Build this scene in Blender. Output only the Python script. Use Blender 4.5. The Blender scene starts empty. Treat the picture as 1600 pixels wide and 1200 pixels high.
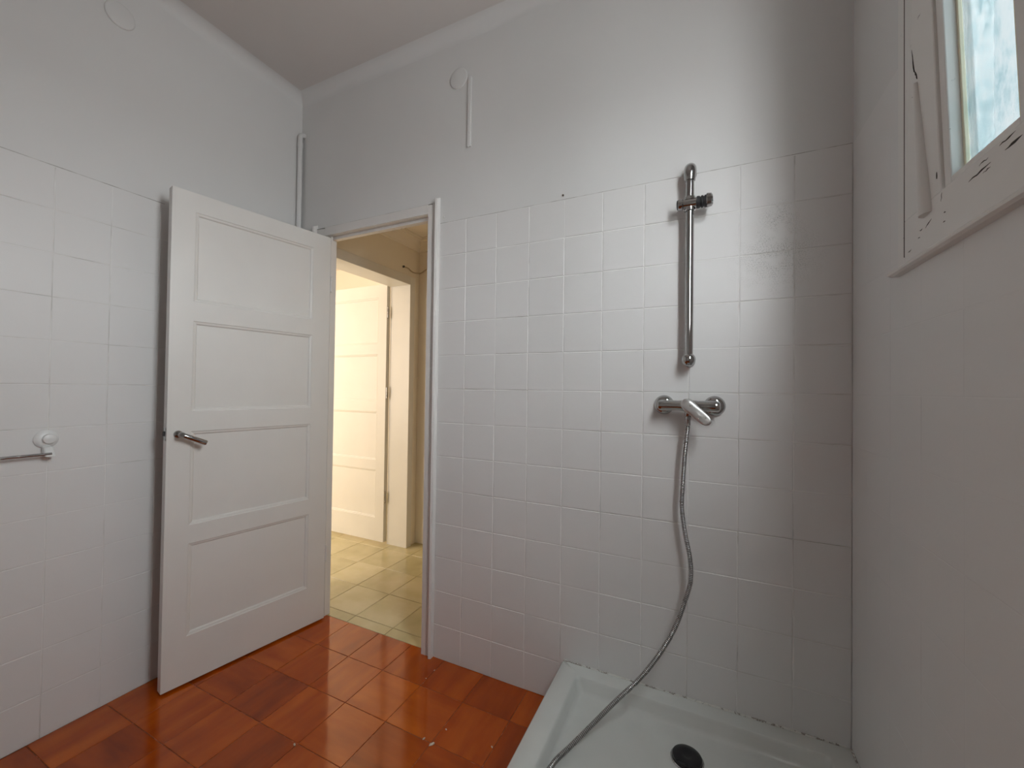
import bpy, bmesh, math, random
from mathutils import Vector, Matrix
random.seed(7)
S = bpy.context.scene
COL = S.collection
PI = math.pi

# ------------------------------------------------------------------ room dimensions (metres)
XL, XR = -1.078, 1.345           # left / right wall faces
YN = -2.45                       # wall behind the camera
ZC = 2.80                        # ceiling
T = 0.15                         # wall tile
DX0, DX1, DZ = -0.845, -0.204, 1.985   # clear doorway
HX0, HY1, HZ = -1.080, 1.045, 2.345      # hall left wall, end wall, ceiling
LX0 = -3.4                       # far wall of the room across the hall

# ------------------------------------------------------------------ helpers
def link(name, me, mat=None, parent=None):
    o = bpy.data.objects.new(name, me); COL.objects.link(o)
    mats = mat if isinstance(mat, (list, tuple)) else ([mat] if mat else [])
    for m in mats: me.materials.append(m)
    if parent is not None: o.parent = parent
    return o

def mesh(name, bm, mat=None, parent=None, smooth=False, angle=35, bevel=0, seg=2):
    me = bpy.data.meshes.new(name)
    bmesh.ops.recalc_face_normals(bm, faces=bm.faces)
    bm.to_mesh(me); bm.free()
    if smooth:
        for p in me.polygons: p.use_smooth = True
        try: me.set_sharp_from_angle(angle=math.radians(angle))
        except Exception: pass
    o = link(name, me, mat, parent)
    if bevel:
        b = o.modifiers.new('bevel', 'BEVEL'); b.width = bevel; b.segments = seg
        b.limit_method = 'ANGLE'; b.angle_limit = math.radians(40)
    return o

def raw(name, verts, faces, mat, parent=None, mi=None, smooth=False):
    me = bpy.data.meshes.new(name); me.from_pydata(verts, [], faces)
    if mi:
        for p, i in zip(me.polygons, mi): p.material_index = i
    if smooth:
        for p in me.polygons: p.use_smooth = True
    me.update()
    return link(name, me, mat, parent)

def box(bm, x0, x1, y0, y1, z0, z1, mi=0):
    v = [bm.verts.new(c) for c in ((x0,y0,z0),(x1,y0,z0),(x1,y1,z0),(x0,y1,z0),(x0,y0,z1),(x1,y0,z1),(x1,y1,z1),(x0,y1,z1))]
    for f in ((0,3,2,1),(4,5,6,7),(0,1,5,4),(1,2,6,5),(2,3,7,6),(3,0,4,7)):
        fc = bm.faces.new([v[i] for i in f]); fc.material_index = mi
    return v

def hexa(bm, pts):
    """pts: 4 bottom corners then 4 top corners"""
    v = [bm.verts.new(c) for c in pts]
    for f in ((0,3,2,1),(4,5,6,7),(0,1,5,4),(1,2,6,5),(2,3,7,6),(3,0,4,7)): bm.faces.new([v[i] for i in f])
    return v

def frame_of(axis):
    a = Vector(axis).normalized()
    t = Vector((0,0,1)) if abs(a.z) < .9 else Vector((1,0,0))
    u = t.cross(a).normalized(); w = a.cross(u).normalized()
    return a, u, w

def lathe(bm, origin, axis, prof, n=32, su=1.0, sw=1.0):
    """prof: list of (radius, distance along axis)"""
    a, u, w = frame_of(axis); o = Vector(origin); rings = []
    for r, h in prof:
        if r < 1e-6: rings.append([bm.verts.new(o + a*h)]); continue
        rings.append([bm.verts.new(o + a*h + u*(r*su*math.cos(2*PI*k/n)) + w*(r*sw*math.sin(2*PI*k/n))) for k in range(n)])
    for A, B in zip(rings, rings[1:]):
        if len(A) == 1 and len(B) == 1: continue
        for k in range(n):
            k2 = (k+1) % n
            if len(A) == 1: bm.faces.new((A[0], B[k2], B[k]))
            elif len(B) == 1: bm.faces.new((A[k], A[k2], B[0]))
            else: bm.faces.new((A[k], A[k2], B[k2], B[k]))
    for R, rev in ((rings[0], True), (rings[-1], False)):
        if len(R) > 1: bm.faces.new(list(reversed(R)) if rev else R)

def catmull(P, per):
    P = [Vector(p) for p in P]; Q = [P[0]*2-P[1]] + P + [P[-1]*2-P[-2]]; out = []
    for i in range(1, len(Q)-2):
        a, b, c, d = Q[i-1:i+3]
        for k in range(per):
            t = k/per
            out.append(.5*((2*b)+(c-a)*t+(2*a-5*b+4*c-d)*t*t+(3*b-a-3*c+d)*t**3))
    out.append(P[-1]); return out

def resample(P, step):
    out = [P[0].copy()]; acc = 0.0
    for a, b in zip(P, P[1:]):
        L = (b-a).length
        if L < 1e-9: continue
        d = step - acc
        while d <= L:
            out.append(a + (b-a)*(d/L)); d += step
        acc = L - (d - step)
    return out

def tube(bm, P, rad, n=12):
    """rad: float or function(i)->radius; parallel transport"""
    P = [Vector(p) for p in P]
    tn = (P[1]-P[0]).normalized(); _, u, w = frame_of(tn); rings = []
    for i, p in enumerate(P):
        t = ((P[min(i+1, len(P)-1)] - P[max(i-1, 0)])).normalized()
        q = tn.rotation_difference(t); u = (q @ u).normalized(); w = t.cross(u).normalized(); tn = t
        r = rad(i) if callable(rad) else rad
        rings.append([bm.verts.new(p + u*(r*math.cos(2*PI*k/n)) + w*(r*math.sin(2*PI*k/n))) for k in range(n)])
    for A, B in zip(rings, rings[1:]):
        for k in range(n): bm.faces.new((A[k], A[(k+1) % n], B[(k+1) % n], B[k]))
    bm.faces.new(list(reversed(rings[0]))); bm.faces.new(rings[-1])

def tag(o, label=None, cat=None, group=None, kind=None):
    if label: o['label'] = label
    if cat: o['category'] = cat
    if group: o['group'] = group
    if kind: o['kind'] = kind
    return o

def empty(name, loc, rz=0.0):
    o = bpy.data.objects.new(name, None); COL.objects.link(o)
    o.location = loc; o.rotation_euler = (0, 0, rz); o.empty_display_size = .05
    return o

# ------------------------------------------------------------------ materials
def mat(name, base, rough=.5, metal=0.0, spec=.5, coat=0.0, coat_rough=.05):
    m = bpy.data.materials.new(name); m.use_nodes = True
    b = m.node_tree.nodes['Principled BSDF']
    b.inputs['Base Color'].default_value = (*base, 1); b.inputs['Roughness'].default_value = rough
    b.inputs['Metallic'].default_value = metal; b.inputs['Specular IOR Level'].default_value = spec
    b.inputs['Coat Weight'].default_value = coat; b.inputs['Coat Roughness'].default_value = coat_rough
    return m, m.node_tree.nodes, m.node_tree.links, b

def coords(N, L, scale=(1,1,1), loc=(0,0,0)):
    tc = N.new('ShaderNodeTexCoord'); mp = N.new('ShaderNodeMapping')
    mp.inputs['Scale'].default_value = scale; mp.inputs['Location'].default_value = loc
    L.new(tc.outputs['Object'], mp.inputs['Vector']); return mp.outputs['Vector']

def noise(N, L, vec, scale, detail=3, rough=.5):
    n = N.new('ShaderNodeTexNoise'); n.inputs['Scale'].default_value = scale
    n.inputs['Detail'].default_value = detail; n.inputs['Roughness'].default_value = rough
    L.new(vec, n.inputs['Vector']); return n

def ramp(N, L, fac, stops):
    r = N.new('ShaderNodeValToRGB'); e = r.color_ramp.elements
    while len(e) < len(stops): e.new(.5)
    for el, (p, c) in zip(e, stops): el.position = p; el.color = (*c, 1)
    L.new(fac, r.inputs['Fac']); return r

def mixc(N, L, fac, a, b, blend='MIX'):
    m = N.new('ShaderNodeMix'); m.data_type = 'RGBA'; m.blend_type = blend
    for sock, v in ((m.inputs['Factor'], fac), (m.inputs['A'], a), (m.inputs['B'], b)):
        if isinstance(v, (int, float)): sock.default_value = v
        elif isinstance(v, tuple): sock.default_value = (*v, 1)
        else: L.new(v, sock)
    return m.outputs['Result']

def math_n(N, L, op, a, b=None, clamp=False):
    m = N.new('ShaderNodeMath'); m.operation = op; m.use_clamp = clamp
    for i, v in enumerate((a, b)):
        if v is None: continue
        if isinstance(v, (int, float)): m.inputs[i].default_value = v
        else: L.new(v, m.inputs[i])
    return m.outputs[0]

def bump(N, L, b, height, strength=.2, dist=.002, normal_from=None):
    n = N.new('ShaderNodeBump'); n.inputs['Strength'].default_value = strength; n.inputs['Distance'].default_value = dist
    L.new(height, n.inputs['Height']); L.new(n.outputs['Normal'], b.inputs['Normal']); return n

def spot(N, L, vec, centre, radius):
    """soft 1..0 mask around a point"""
    d = N.new('ShaderNodeVectorMath'); d.operation = 'DISTANCE'; L.new(vec, d.inputs[0]); d.inputs[1].default_value = centre
    m = N.new('ShaderNodeMapRange'); L.new(d.outputs['Value'], m.inputs['Value'])
    m.inputs['From Min'].default_value = radius; m.inputs['From Max'].default_value = radius*.2
    return m.outputs['Result']

def wall_paint(name, base, rough, stain=False):
    m, N, L, b = mat(name, base, rough, spec=.4)
    v = coords(N, L)
    n1 = noise(N, L, v, 2.2, 3); n2 = noise(N, L, v, 260, 3); n3 = noise(N, L, v, 26, 3)
    c = ramp(N, L, n1.outputs['Fac'], [(.3, tuple(x*.97 for x in base)), (.7, base)]).outputs['Color']
    if stain:
        sp = noise(N, L, v, 300, 5, .75); pt = noise(N, L, v, 22, 3)
        m1 = spot(N, L, v, (1.150, 0, 1.64), .15); m2 = spot(N, L, v, (1.16, 0, 1.76), .07); 
        mk = math_n(N, L, 'MAXIMUM', m1, m2)
        sf = ramp(N, L, sp.outputs['Fac'], [(.50, (0,0,0)), (.60, (1,1,1))]).outputs['Color']
        pf = ramp(N, L, pt.outputs['Fac'], [(.38, (0,0,0)), (.55, (1,1,1))]).outputs['Color']
        f = math_n(N, L, 'MULTIPLY', math_n(N, L, 'MULTIPLY', mk, sf), pf)
        c = mixc(N, L, math_n(N, L, 'MULTIPLY', f, .8), c, (.33, .34, .32))
    L.new(c, b.inputs['Base Color'])
    h = math_n(N, L, 'ADD', math_n(N, L, 'MULTIPLY', n2.outputs['Fac'], .25), n3.outputs['Fac'])
    bump(N, L, b, h, .18, .0012)
    return m

M_plaster = wall_paint('painted_plaster', (.70, .70, .695), .6)
M_tile = wall_paint('painted_wall_tile', (.72, .715, .71), .42, stain=True)
def joint_mat():
    m, N, L, b = mat('painted_joint', (.78, .77, .76), .5)
    n = noise(N, L, coords(N, L), 6, 3, .6)
    c = ramp(N, L, n.outputs['Fac'], [(.34, (.50, .49, .47)), (.46, (.68, .67, .65)), (.60, (.78, .78, .77))]); L.new(c.outputs['Color'], b.inputs['Base Color'])
    return m
M_joint = joint_mat()
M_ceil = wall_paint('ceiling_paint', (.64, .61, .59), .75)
M_hall = wall_paint('hall_paint', (.90, .85, .76), .6)
M_hallceil = wall_paint('hall_ceiling_paint', (.92, .87, .79), .7)

def wood_paint(name, base, rough, worn=0.0):
    m, N, L, b = mat(name, base, rough, spec=.45)
    v = coords(N, L); n1 = noise(N, L, v, 5, 3); n2 = noise(N, L, coords(N, L, (1, 1, .15)), 90, 4)
    c = ramp(N, L, n1.outputs['Fac'], [(.3, tuple(x*.96 for x in base)), (.7, base)]).outputs['Color']
    if worn:
        ws = coords(N, L, (1, .22, 1)); cr = noise(N, L, ws, 75, 4, .6); pt = noise(N, L, v, 9, 2)
        cf = ramp(N, L, cr.outputs['Fac'], [(.70, (0,0,0)), (.72, (1,1,1))]).outputs['Color']
        pf = ramp(N, L, pt.outputs['Fac'], [(.5, (0,0,0)), (.6, (1,1,1))]).outputs['Color']
        c = mixc(N, L, math_n(N, L, 'MULTIPLY', math_n(N, L, 'MULTIPLY', cf, pf), worn), c, (.10, .09, .08))
    L.new(c, b.inputs['Base Color']); bump(N, L, b, n2.outputs['Fac'], .15, .001)
    return m
M_door = wood_paint('door_enamel', (.71, .695, .67), .32)
M_frame = wood_paint('frame_enamel', (.73, .71, .69), .38)
M_window = wood_paint('weathered_window_paint', (.76, .75, .73), .5, worn=1.0)
M_halldoor = wood_paint('hall_door_enamel', (.76, .745, .70), .35)
M_plastic = mat('white_plastic', (.74, .745, .74), .35)[0]
M_crack, *_ = mat('open_crack', (.045, .035, .03), .9)

def chrome(name, base=.72, rough=.1):
    m, N, L, b = mat(name, (base, base*.99, base*.98), rough, metal=1.0)
    n = noise(N, L, coords(N, L), 55, 3)
    r = ramp(N, L, n.outputs['Fac'], [(.35, (rough*.7,)*3), (.75, (rough*1.9,)*3)]); L.new(r.outputs['Color'], b.inputs['Roughness'])
    return m
M_chrome = chrome('chrome', .42, .06)
M_lever = chrome('bright_reflection_chrome', .62, .36)  # lighter base puts the lever's bright reflection into the colour
M_hose = chrome('steel_hose', .40, .28)
M_groove_shade = mat('hose_groove_shade', (.07, .068, .062), .5, metal=.8)[0]  # dark metal puts the shade between the ribs into the colour
M_steel = chrome('brushed_steel', .45, .2)
M_dark, *_ = mat('dark_plastic', (.02, .02, .022), .35)
M_black, *_ = mat('black_glossy_drain', (.008, .008, .010), .10)
M_nail = mat('rusty_nail', (.16, .13, .11), .5, metal=.6)[0]

def tray_mat():
    m, N, L, b = mat('shower_tray_acrylic', (.66, .68, .66), .22, spec=.5, coat=.3, coat_rough=.08)
    n = noise(N, L, coords(N, L), 7, 4)
    c = ramp(N, L, n.outputs['Fac'], [(.3, (.62, .645, .62)), (.7, (.67, .695, .67))]); L.new(c.outputs['Color'], b.inputs['Base Color'])
    return m
M_tray = tray_mat()

def caulk_mat():
    m, N, L, b = mat('silicone_seal', (.66, .66, .63), .5)
    n = noise(N, L, coords(N, L), 30, 4, .7)
    c = ramp(N, L, n.outputs['Fac'], [(.50, (.68, .68, .65)), (.56, (.20, .17, .14)), (.62, (.68, .68, .65))]); L.new(c.outputs['Color'], b.inputs['Base Color'])
    return m
M_caulk = caulk_mat()

def floor_mat(name, size, ox, oy, dark, mid, light, rough, streak, grout, bumpy, coatw):
    """glazed tiles: tone per tile, brushed streaks, light dust"""
    m, N, L, b = mat(name, mid, rough, spec=.5, coat=coatw, coat_rough=.04)
    v = coords(N, L)
    sep = N.new('ShaderNodeSeparateXYZ'); L.new(v, sep.inputs[0])
    ix = math_n(N, L, 'FLOOR', math_n(N, L, 'DIVIDE', math_n(N, L, 'SUBTRACT', sep.outputs['X'], ox), size))
    iy = math_n(N, L, 'FLOOR', math_n(N, L, 'DIVIDE', math_n(N, L, 'SUBTRACT', sep.outputs['Y'], oy), size))
    cmb = N.new('ShaderNodeCombineXYZ'); L.new(ix, cmb.inputs[0]); L.new(iy, cmb.inputs[1])
    wn = N.new('ShaderNodeTexWhiteNoise'); wn.noise_dimensions = '3D'; L.new(cmb.outputs[0], wn.inputs['Vector'])
    # shift the pattern of every tile
    off = N.new('ShaderNodeVectorMath'); off.operation = 'MULTIPLY_ADD'
    L.new(wn.outputs['Color'], off.inputs[0]); off.inputs[1].default_value = (9, 9, 9); L.new(v, off.inputs[2])
    def st(sc, det, sx, sy):
        mp = N.new('ShaderNodeMapping'); L.new(off.outputs[0], mp.inputs['Vector']); mp.inputs['Scale'].default_value = (sx, sy, 1)
        return noise(N, L, mp.outputs[0], sc, det)
    s1 = st(14, 4, 1.0, .18) ; s2 = st(14, 4, .18, 1.0); s3 = noise(N, L, off.outputs[0], 5, 4)
    pick = math_n(N, L, 'GREATER_THAN', wn.outputs['Value'], .45)
    sm = mixc(N, L, pick, s1.outputs['Color'], s2.outputs['Color'])
    rgb = N.new('ShaderNodeRGBToBW'); L.new(sm, rgb.inputs[0])
    val = math_n(N, L, 'ADD', math_n(N, L, 'MULTIPLY', rgb.outputs[0], streak), math_n(N, L, 'MULTIPLY', s3.outputs['Fac'], 1-streak))
    sep2 = N.new('ShaderNodeSeparateColor'); L.new(wn.outputs['Color'], sep2.inputs[0])
    val = math_n(N, L, 'ADD', val, math_n(N, L, 'MULTIPLY', math_n(N, L, 'SUBTRACT', sep2.outputs[2], .5), .22))
    c = ramp(N, L, val, [(.30, dark), (.5, mid), (.72, light)])
    L.new(c.outputs['Color'], b.inputs['Base Color'])
    h = math_n(N, L, 'ADD', noise(N, L, v, 11, 2).outputs['Fac'], math_n(N, L, 'MULTIPLY', rgb.outputs[0], .15))
    bump(N, L, b, h, bumpy, .004)
    # coat follows the same waves
    L.new([l.from_socket for l in L if l.to_socket == b.inputs['Normal']][0], b.inputs['Coat Normal'])
    g, Ng, Lg, bg = mat(name + '_grout', grout, .8)
    gn = noise(Ng, Lg, coords(Ng, Lg), 38, 3, .7)
    gc = ramp(Ng, Lg, gn.outputs['Fac'], [(.52, grout), (.66, tuple(min(1, x*2.6+.04) for x in grout))]); Lg.new(gc.outputs['Color'], bg.inputs['Base Color'])
    return m, g
FS, FX, FY = .1995, -.4815, .0328
M_terra, M_terra_g = floor_mat('terracotta_glaze', FS, FX, FY, (.22, .026, .0), (.38, .058, .0), (.54, .11, .004), .10, .72, (.16, .04, .01), .08, 0.0)
for b_ in [n for n in M_terra.node_tree.nodes if n.type == 'BSDF_PRINCIPLED']:
    b_.inputs['Specular IOR Level'].default_value = 1.0; b_.inputs['Specular Tint'].default_value = (1.0, .68, .48, 1)
M_hydra, M_hydra_g = floor_mat('ochre_cement_tile', .2505, -.955, .0915, (.46, .40, .21), (.57, .495, .28), (.68, .60, .38), .26, .3, (.13, .085, .035), .06, .15)

def glass_mat():
    m = bpy.data.materials.new('textured_window_glass'); m.use_nodes = True; N = m.node_tree.nodes; L = m.node_tree.links
    N.clear(); out = N.new('ShaderNodeOutputMaterial')
    v = coords(N, L, (1, 1, .55)); n = noise(N, L, v, 70, 4, .6); n2 = noise(N, L, coords(N, L, (1, 1, .5)), 16, 2)
    f = math_n(N, L, 'ADD', math_n(N, L, 'MULTIPLY', n.outputs['Fac'], .6), math_n(N, L, 'MULTIPLY', n2.outputs['Fac'], .4))
    col = ramp(N, L, f, [(.40, (.190, .226, .235)), (.49, (.240, .262, .268)), (.58, (.262, .272, .275))])
    tr = N.new('ShaderNodeBsdfTransparent'); L.new(col.outputs['Color'], tr.inputs['Color'])
    gl = N.new('ShaderNodeBsdfGlossy'); gl.inputs['Roughness'].default_value = .15; gl.inputs['Color'].default_value = (.9, .9, .9, 1)
    bp = N.new('ShaderNodeBump'); bp.inputs['Strength'].default_value = .6; bp.inputs['Distance'].default_value = .004; L.new(f, bp.inputs['Height']); L.new(bp.outputs[0], gl.inputs['Normal'])
    mx = N.new('ShaderNodeMixShader'); mx.inputs[0].default_value = .06
    L.new(tr.outputs[0], mx.inputs[1]); L.new(gl.outputs[0], mx.inputs[2]); L.new(mx.outputs[0], out.inputs['Surface'])
    return m
M_glass = glass_mat()

# ------------------------------------------------------------------ tiled surfaces
def tile_faces(V, F, MI, org, U, W, Nn, cells, inset, depth, jit, tilt, mi_t, mi_g, rnd):
    """each cell (u0,u1,w0,w1): a slightly proud, slightly tilted slab with a sunken joint round it"""
    org, U, W, Nn = map(Vector, (org, U, W, Nn))
    for (u0, u1, w0, w1) in cells:
        a = rnd.uniform(-jit, jit); tu = rnd.uniform(-tilt, tilt); tw = rnd.uniform(-tilt, tilt)
        b = len(V); e = inset*.45
        ring = [(u0, w0), (u1, w0), (u1, w1), (u0, w1)]; sg = [(1, 1), (-1, 1), (-1, -1), (1, -1)]
        for (u, w) in ring: V.append(tuple(org + U*u + W*w - Nn*depth))
        for (u, w), (su, sw) in zip(ring, sg): V.append(tuple(org + U*(u+su*e) + W*(w+sw*e) - Nn*depth))
        for (u, w), (su, sw) in zip(ring, sg):
            V.append(tuple(org + U*(u+su*inset) + W*(w+sw*inset) + Nn*(a + tu*(u-(u0+u1)/2) + tw*(w-(w0+w1)/2))))
        for k in range(4):
            k2 = (k+1) % 4
            F.append((b+k, b+k2, b+4+k2, b+4+k)); MI.append(mi_g)
            F.append((b+4+k, b+4+k2, b+8+k2, b+8+k)); MI.append(mi_t)
        F.append((b+8, b+9, b+10, b+11)); MI.append(mi_t)

def add_box_raw(V, F, MI, x0, x1, y0, y1, z0, z1, mi):
    b = len(V)
    V += [(x0,y0,z0),(x1,y0,z0),(x1,y1,z0),(x0,y1,z0),(x0,y0,z1),(x1,y0,z1),(x1,y1,z1),(x0,y1,z1)]
    for f in ((0,3,2,1),(4,5,6,7),(0,1,5,4),(1,2,6,5),(2,3,7,6),(3,0,4,7)): F.append(tuple(b+i for i in f)); MI.append(mi)

rt_ = random.Random(11)
ZT = 13*T
PL = .0035            # plaster sits this far behind the tile face
def grid_cells(us, ws):
    return [(a, b, c, d) for a, b in zip(us, us[1:]) for c, d in zip(ws, ws[1:])]
zs = [k*T for k in range(14)]

def dirt_gap_shade_mat():
    m, N, L, b = mat('tile_dust_and_gap_shade', (.45, .43, .41), .8)
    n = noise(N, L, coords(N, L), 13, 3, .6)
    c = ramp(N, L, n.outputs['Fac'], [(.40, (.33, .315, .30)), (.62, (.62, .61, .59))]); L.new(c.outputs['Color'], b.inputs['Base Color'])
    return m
M_dirt_gap_shade = dirt_gap_shade_mat()  # dirt on the tile edges, and coloured-in shade at the door casing gaps
# back wall (y = 0 tile face), doorway cut out
V, F, MI = [], [], []
us = [-.142] + [k*T for k in range(0, 9)] + [XR]
tile_faces(V, F, MI, (0,0,0), (1,0,0), (0,0,1), (0,-1,0), grid_cells(us, zs), .0028, .0011, .0005, .006, 1, 2, rt_)
usl = [XL, -.93]
tile_faces(V, F, MI, (0,0,0), (1,0,0), (0,0,1), (0,-1,0), grid_cells(usl, zs), .0028, .0011, .0005, .006, 1, 2, rt_)
add_box_raw(V, F, MI, XL-.12, -.90, PL, .045, 0, ZC, 0)
add_box_raw(V, F, MI, -.165, XR+.3, PL, .045, 0, ZC, 0)
add_box_raw(V, F, MI, -.90, -.165, PL, .045, 2.03, ZC, 0)
for (a, b) in ((XL, -.93), (-.142, XR)):
    add_box_raw(V, F, MI, a, b, .0002, PL, ZT-.0035, ZT, 1)
    add_box_raw(V, F, MI, a, b, PL-.0006, PL+.0002, ZT, ZT+.0033, 3)
tag(raw('wall_back', V, F, [M_plaster, M_tile, M_joint, M_dirt_gap_shade], mi=MI), 'white wall with painted tiles behind the shower and the doorway', 'wall', kind='structure')

# left wall
V, F, MI = [], [], []
us = [0]
y = 0.0
ys = [0.0, .035] + [.035+T*k for k in range(1, 17)]
tile_faces(V, F, MI, (XL,0,0), (0,-1,0), (0,0,1), (1,0,0), grid_cells(ys, zs), .0024, .0006, .0002, .0025, 1, 2, rt_)
add_box_raw(V, F, MI, XL-.10, XL-PL, YN-.1, .045, 0, ZC, 0)
add_box_raw(V, F, MI, XL-PL, XL-.0002, YN, 0, ZT-.0035, ZT, 1)
add_box_raw(V, F, MI, XL-PL-.0002, XL-PL+.0006, YN, -.62, ZT, ZT+.0036, 3)
tag(raw('wall_left', V, F, [M_plaster, M_tile, M_joint, M_dirt_gap_shade], mi=MI), 'plain left wall with faint painted tiles behind the open door', 'wall', kind='structure')

# right wall with the window hole
WY0, WY1, WZ0, WZ1 = -1.37, -.378, 1.50, 2.42
V, F, MI = [], [], []
ysr = [0.0] + [.12+T*k for k in range(0, 16)]
zr = [k*T for k in range(10)]
zu = [9*T, 10*T, 11*T, 12*T, 13*T]
cells = grid_cells(ysr, zr) + grid_cells([0, .12, .27, .337], zu) + grid_cells([1.411, 1.47] + [.12+T*k for k in range(10, 16)], zu)
cells += grid_cells([.337] + [.12+T*k for k in range(2, 9)] + [1.411], [9*T, 1.474])
tile_faces(V, F, MI, (XR,0,0), (0,-1,0), (0,0,1), (-1,0,0), cells, .0016, .0002, .0001, .001, 1, 1, rt_)
WT = .062
add_box_raw(V, F, MI, XR+.0016, XR+WT, WY1, .045, 0, ZC, 0)
add_box_raw(V, F, MI, XR+.0016, XR+WT, YN-.1, WY0, 0, ZC, 0)
add_box_raw(V, F, MI, XR+.0016, XR+WT, WY0, WY1, 0, WZ0, 0)
add_box_raw(V, F, MI, XR+.0016, XR+WT, WY0, WY1, WZ1, ZC, 0)
tag(raw('wall_right', V, F, [M_plaster, M_tile, M_joint, M_dirt_gap_shade], mi=MI), 'shaded right wall with the high window', 'wall', kind='structure')

bm = bmesh.new(); box(bm, XL-.1, XR+WT, YN-.1, YN, 0, ZC)
tag(mesh('wall_front', bm, M_plaster), 'plain white wall behind the camera', 'wall', kind='structure')

# ceiling with a soft cove
bm = bmesh.new()
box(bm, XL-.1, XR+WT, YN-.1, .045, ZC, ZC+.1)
R = .05; n = 8
def cove(p_of):
    rows = []
    for k in range(n+1):
        a = PI/2*k/n
        rows.append([bm.verts.new(p_of(R-R*math.sin(a), R-R*math.cos(a), e)) for e in (0, 1)])   # (out from wall, down from ceiling)
    for A, B in zip(rows, rows[1:]): bm.faces.new((A[0], A[1], B[1], B[0]))
cove(lambda o, d, e: (XL-PL+o, (YN if e == 0 else PL), ZC-(d)))
cove(lambda o, d, e: ((XL if e == 0 else XR), PL-o, ZC-d))
cove(lambda o, d, e: (XR-o, (YN if e == 0 else PL), ZC-d))
for f in bm.faces: f.smooth = True
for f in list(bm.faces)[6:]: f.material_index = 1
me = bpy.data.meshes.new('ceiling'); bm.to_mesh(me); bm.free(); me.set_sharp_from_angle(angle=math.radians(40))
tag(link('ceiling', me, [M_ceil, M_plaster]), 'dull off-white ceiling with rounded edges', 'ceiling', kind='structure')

# terracotta floor
V, F, MI = [], [], []
xs = [FX + FS*k for k in range(-3, 10)]; xs = [XL] + [x for x in xs if XL < x < XR] + [XR]
yy = sorted([FY - FS*k for k in range(0, 13)] ); yy = [YN] + [q for q in yy if YN < q < .02] + [.027]
cells = []
for c in grid_cells(xs, yy): cells.append(c)
rf = random.Random(5)
tile_faces(V, F, MI, (0,0,0), (1,0,0), (0,1,0), (0,0,1), cells, .0019, .0012, .0003, .0035, 0, 1, rf)
add_box_raw(V, F, MI, XL-.1, XR+WT, YN-.1, .027, -.06, -.0016, 1)
tag(raw('floor', V, F, [M_terra, M_terra_g], mi=MI), 'glossy brown-orange terracotta tiled bathroom floor', 'floor', kind='structure')

# hall floor: ochre tiles with a cut border strip at the doorway
V, F, MI = [], [], []
HS = .2505; xs = [-.955 + HS*k for k in range(-10, 8)]; ysh = [.0915 + HS*k for k in range(0, 9)]
xsb = [x for x in xs if x >= -1.3]
tile_faces(V, F, MI, (0,0,-.001), (1,0,0), (0,1,0), (0,0,1), grid_cells(xs, ysh), .0026, .0020, .0002, .0015, 0, 1, rf)
tile_faces(V, F, MI, (0,0,-.001), (1,0,0), (0,1,0), (0,0,1), grid_cells(xsb, [.0275, .0915]), .0026, .0020, .0002, .0015, 0, 1, rf)
xs2 = [x for x in xs if x <= -1.2]
add_box_raw(V, F, MI, LX0-.1, 1.0, .0275, 2.2, -.06, -.0034, 1)
add_box_raw(V, F, MI, LX0-.1, -1.18, -1.3, .0275, -.06, -.0034, 1)
tile_faces(V, F, MI, (0,0,-.001), (1,0,0), (0,1,0), (0,0,1), grid_cells(xs2, [.0915-HS*k for k in range(5, -1, -1)]), .0026, .0020, .0002, .0015, 0, 1, rf)
tag(raw('floor_hall', V, F, [M_hydra, M_hydra_g], mi=MI), 'ochre cement tile floor of the bright hall', 'floor', kind='structure')

# ------------------------------------------------------------------ bathroom door frame
D2Y0, D2Y1, D2Z = .14, .925, 1.985      # doorway in the hall's left wall
def door_trim():
    root = empty('trim_door_frame', (-.52, 0, 0)); P = Matrix.Translation((.52, 0, 0))
    def part(name, f, bev=.0012):
        bm = bmesh.new(); f(bm); bm.transform(P); return mesh(name, bm, M_frame, root, bevel=bev, seg=2)
    part('jamb', lambda b: (box(b, -.885, DX0, .010, .046, -.001, 2.03), box(b, -.90, DX0-.02, .0, .010, -.001, 2.03)))
    part('jamb', lambda b: (box(b, DX1, -.17, -.004, .046, -.001, 2.03), ))
    part('lintel', lambda b: (box(b, DX0-.04, DX1, -.003, .020, 2.000, 2.032), box(b, DX0, DX1, .020, .046, 1.985, 2.032)))
    part('architrave', lambda b: box(b, -.935, -.872, -.0055, .0028, 0, 2.043))
    part('architrave', lambda b: (box(b, DX1, -.180, -.0075, .0028, -.001, 2.043), box(b, -.1785, -.1555, -.0065, .0028, -.001, 2.045)))
    part('architrave', lambda b: box(b, -.872, DX1, -.0095, .0028, 2.002, 2.045))
    M_line = M_dirt_gap_shade
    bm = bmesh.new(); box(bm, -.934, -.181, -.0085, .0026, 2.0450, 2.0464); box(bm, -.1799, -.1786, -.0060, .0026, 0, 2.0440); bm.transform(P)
    mesh('seam_shade', bm, M_line, root)  # dark strips: gap shade round the casing, put into the colour
    def strip(b, x0, x1, xs):
        # outer strip with a mitred, pointed top end
        v = [(x0,-.024,0),(x1,-.020,0),(x1,.0028,0),(x0,.0028,0),(x0,-.024,2.058),(x1,-.020,2.058),(x1,.0028,2.072),(x0,.0028,2.072)]
        hexa(b, v)
    part('edge_strip', lambda b: strip(b, -.1550, -.1420, 1), .002)
    part('edge_strip', lambda b: strip(b, -.9500, -.9370, -1), .002)
    tag(root, 'white painted wooden frame round the bathroom doorway', 'door frame', kind='structure')
door_trim()

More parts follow.
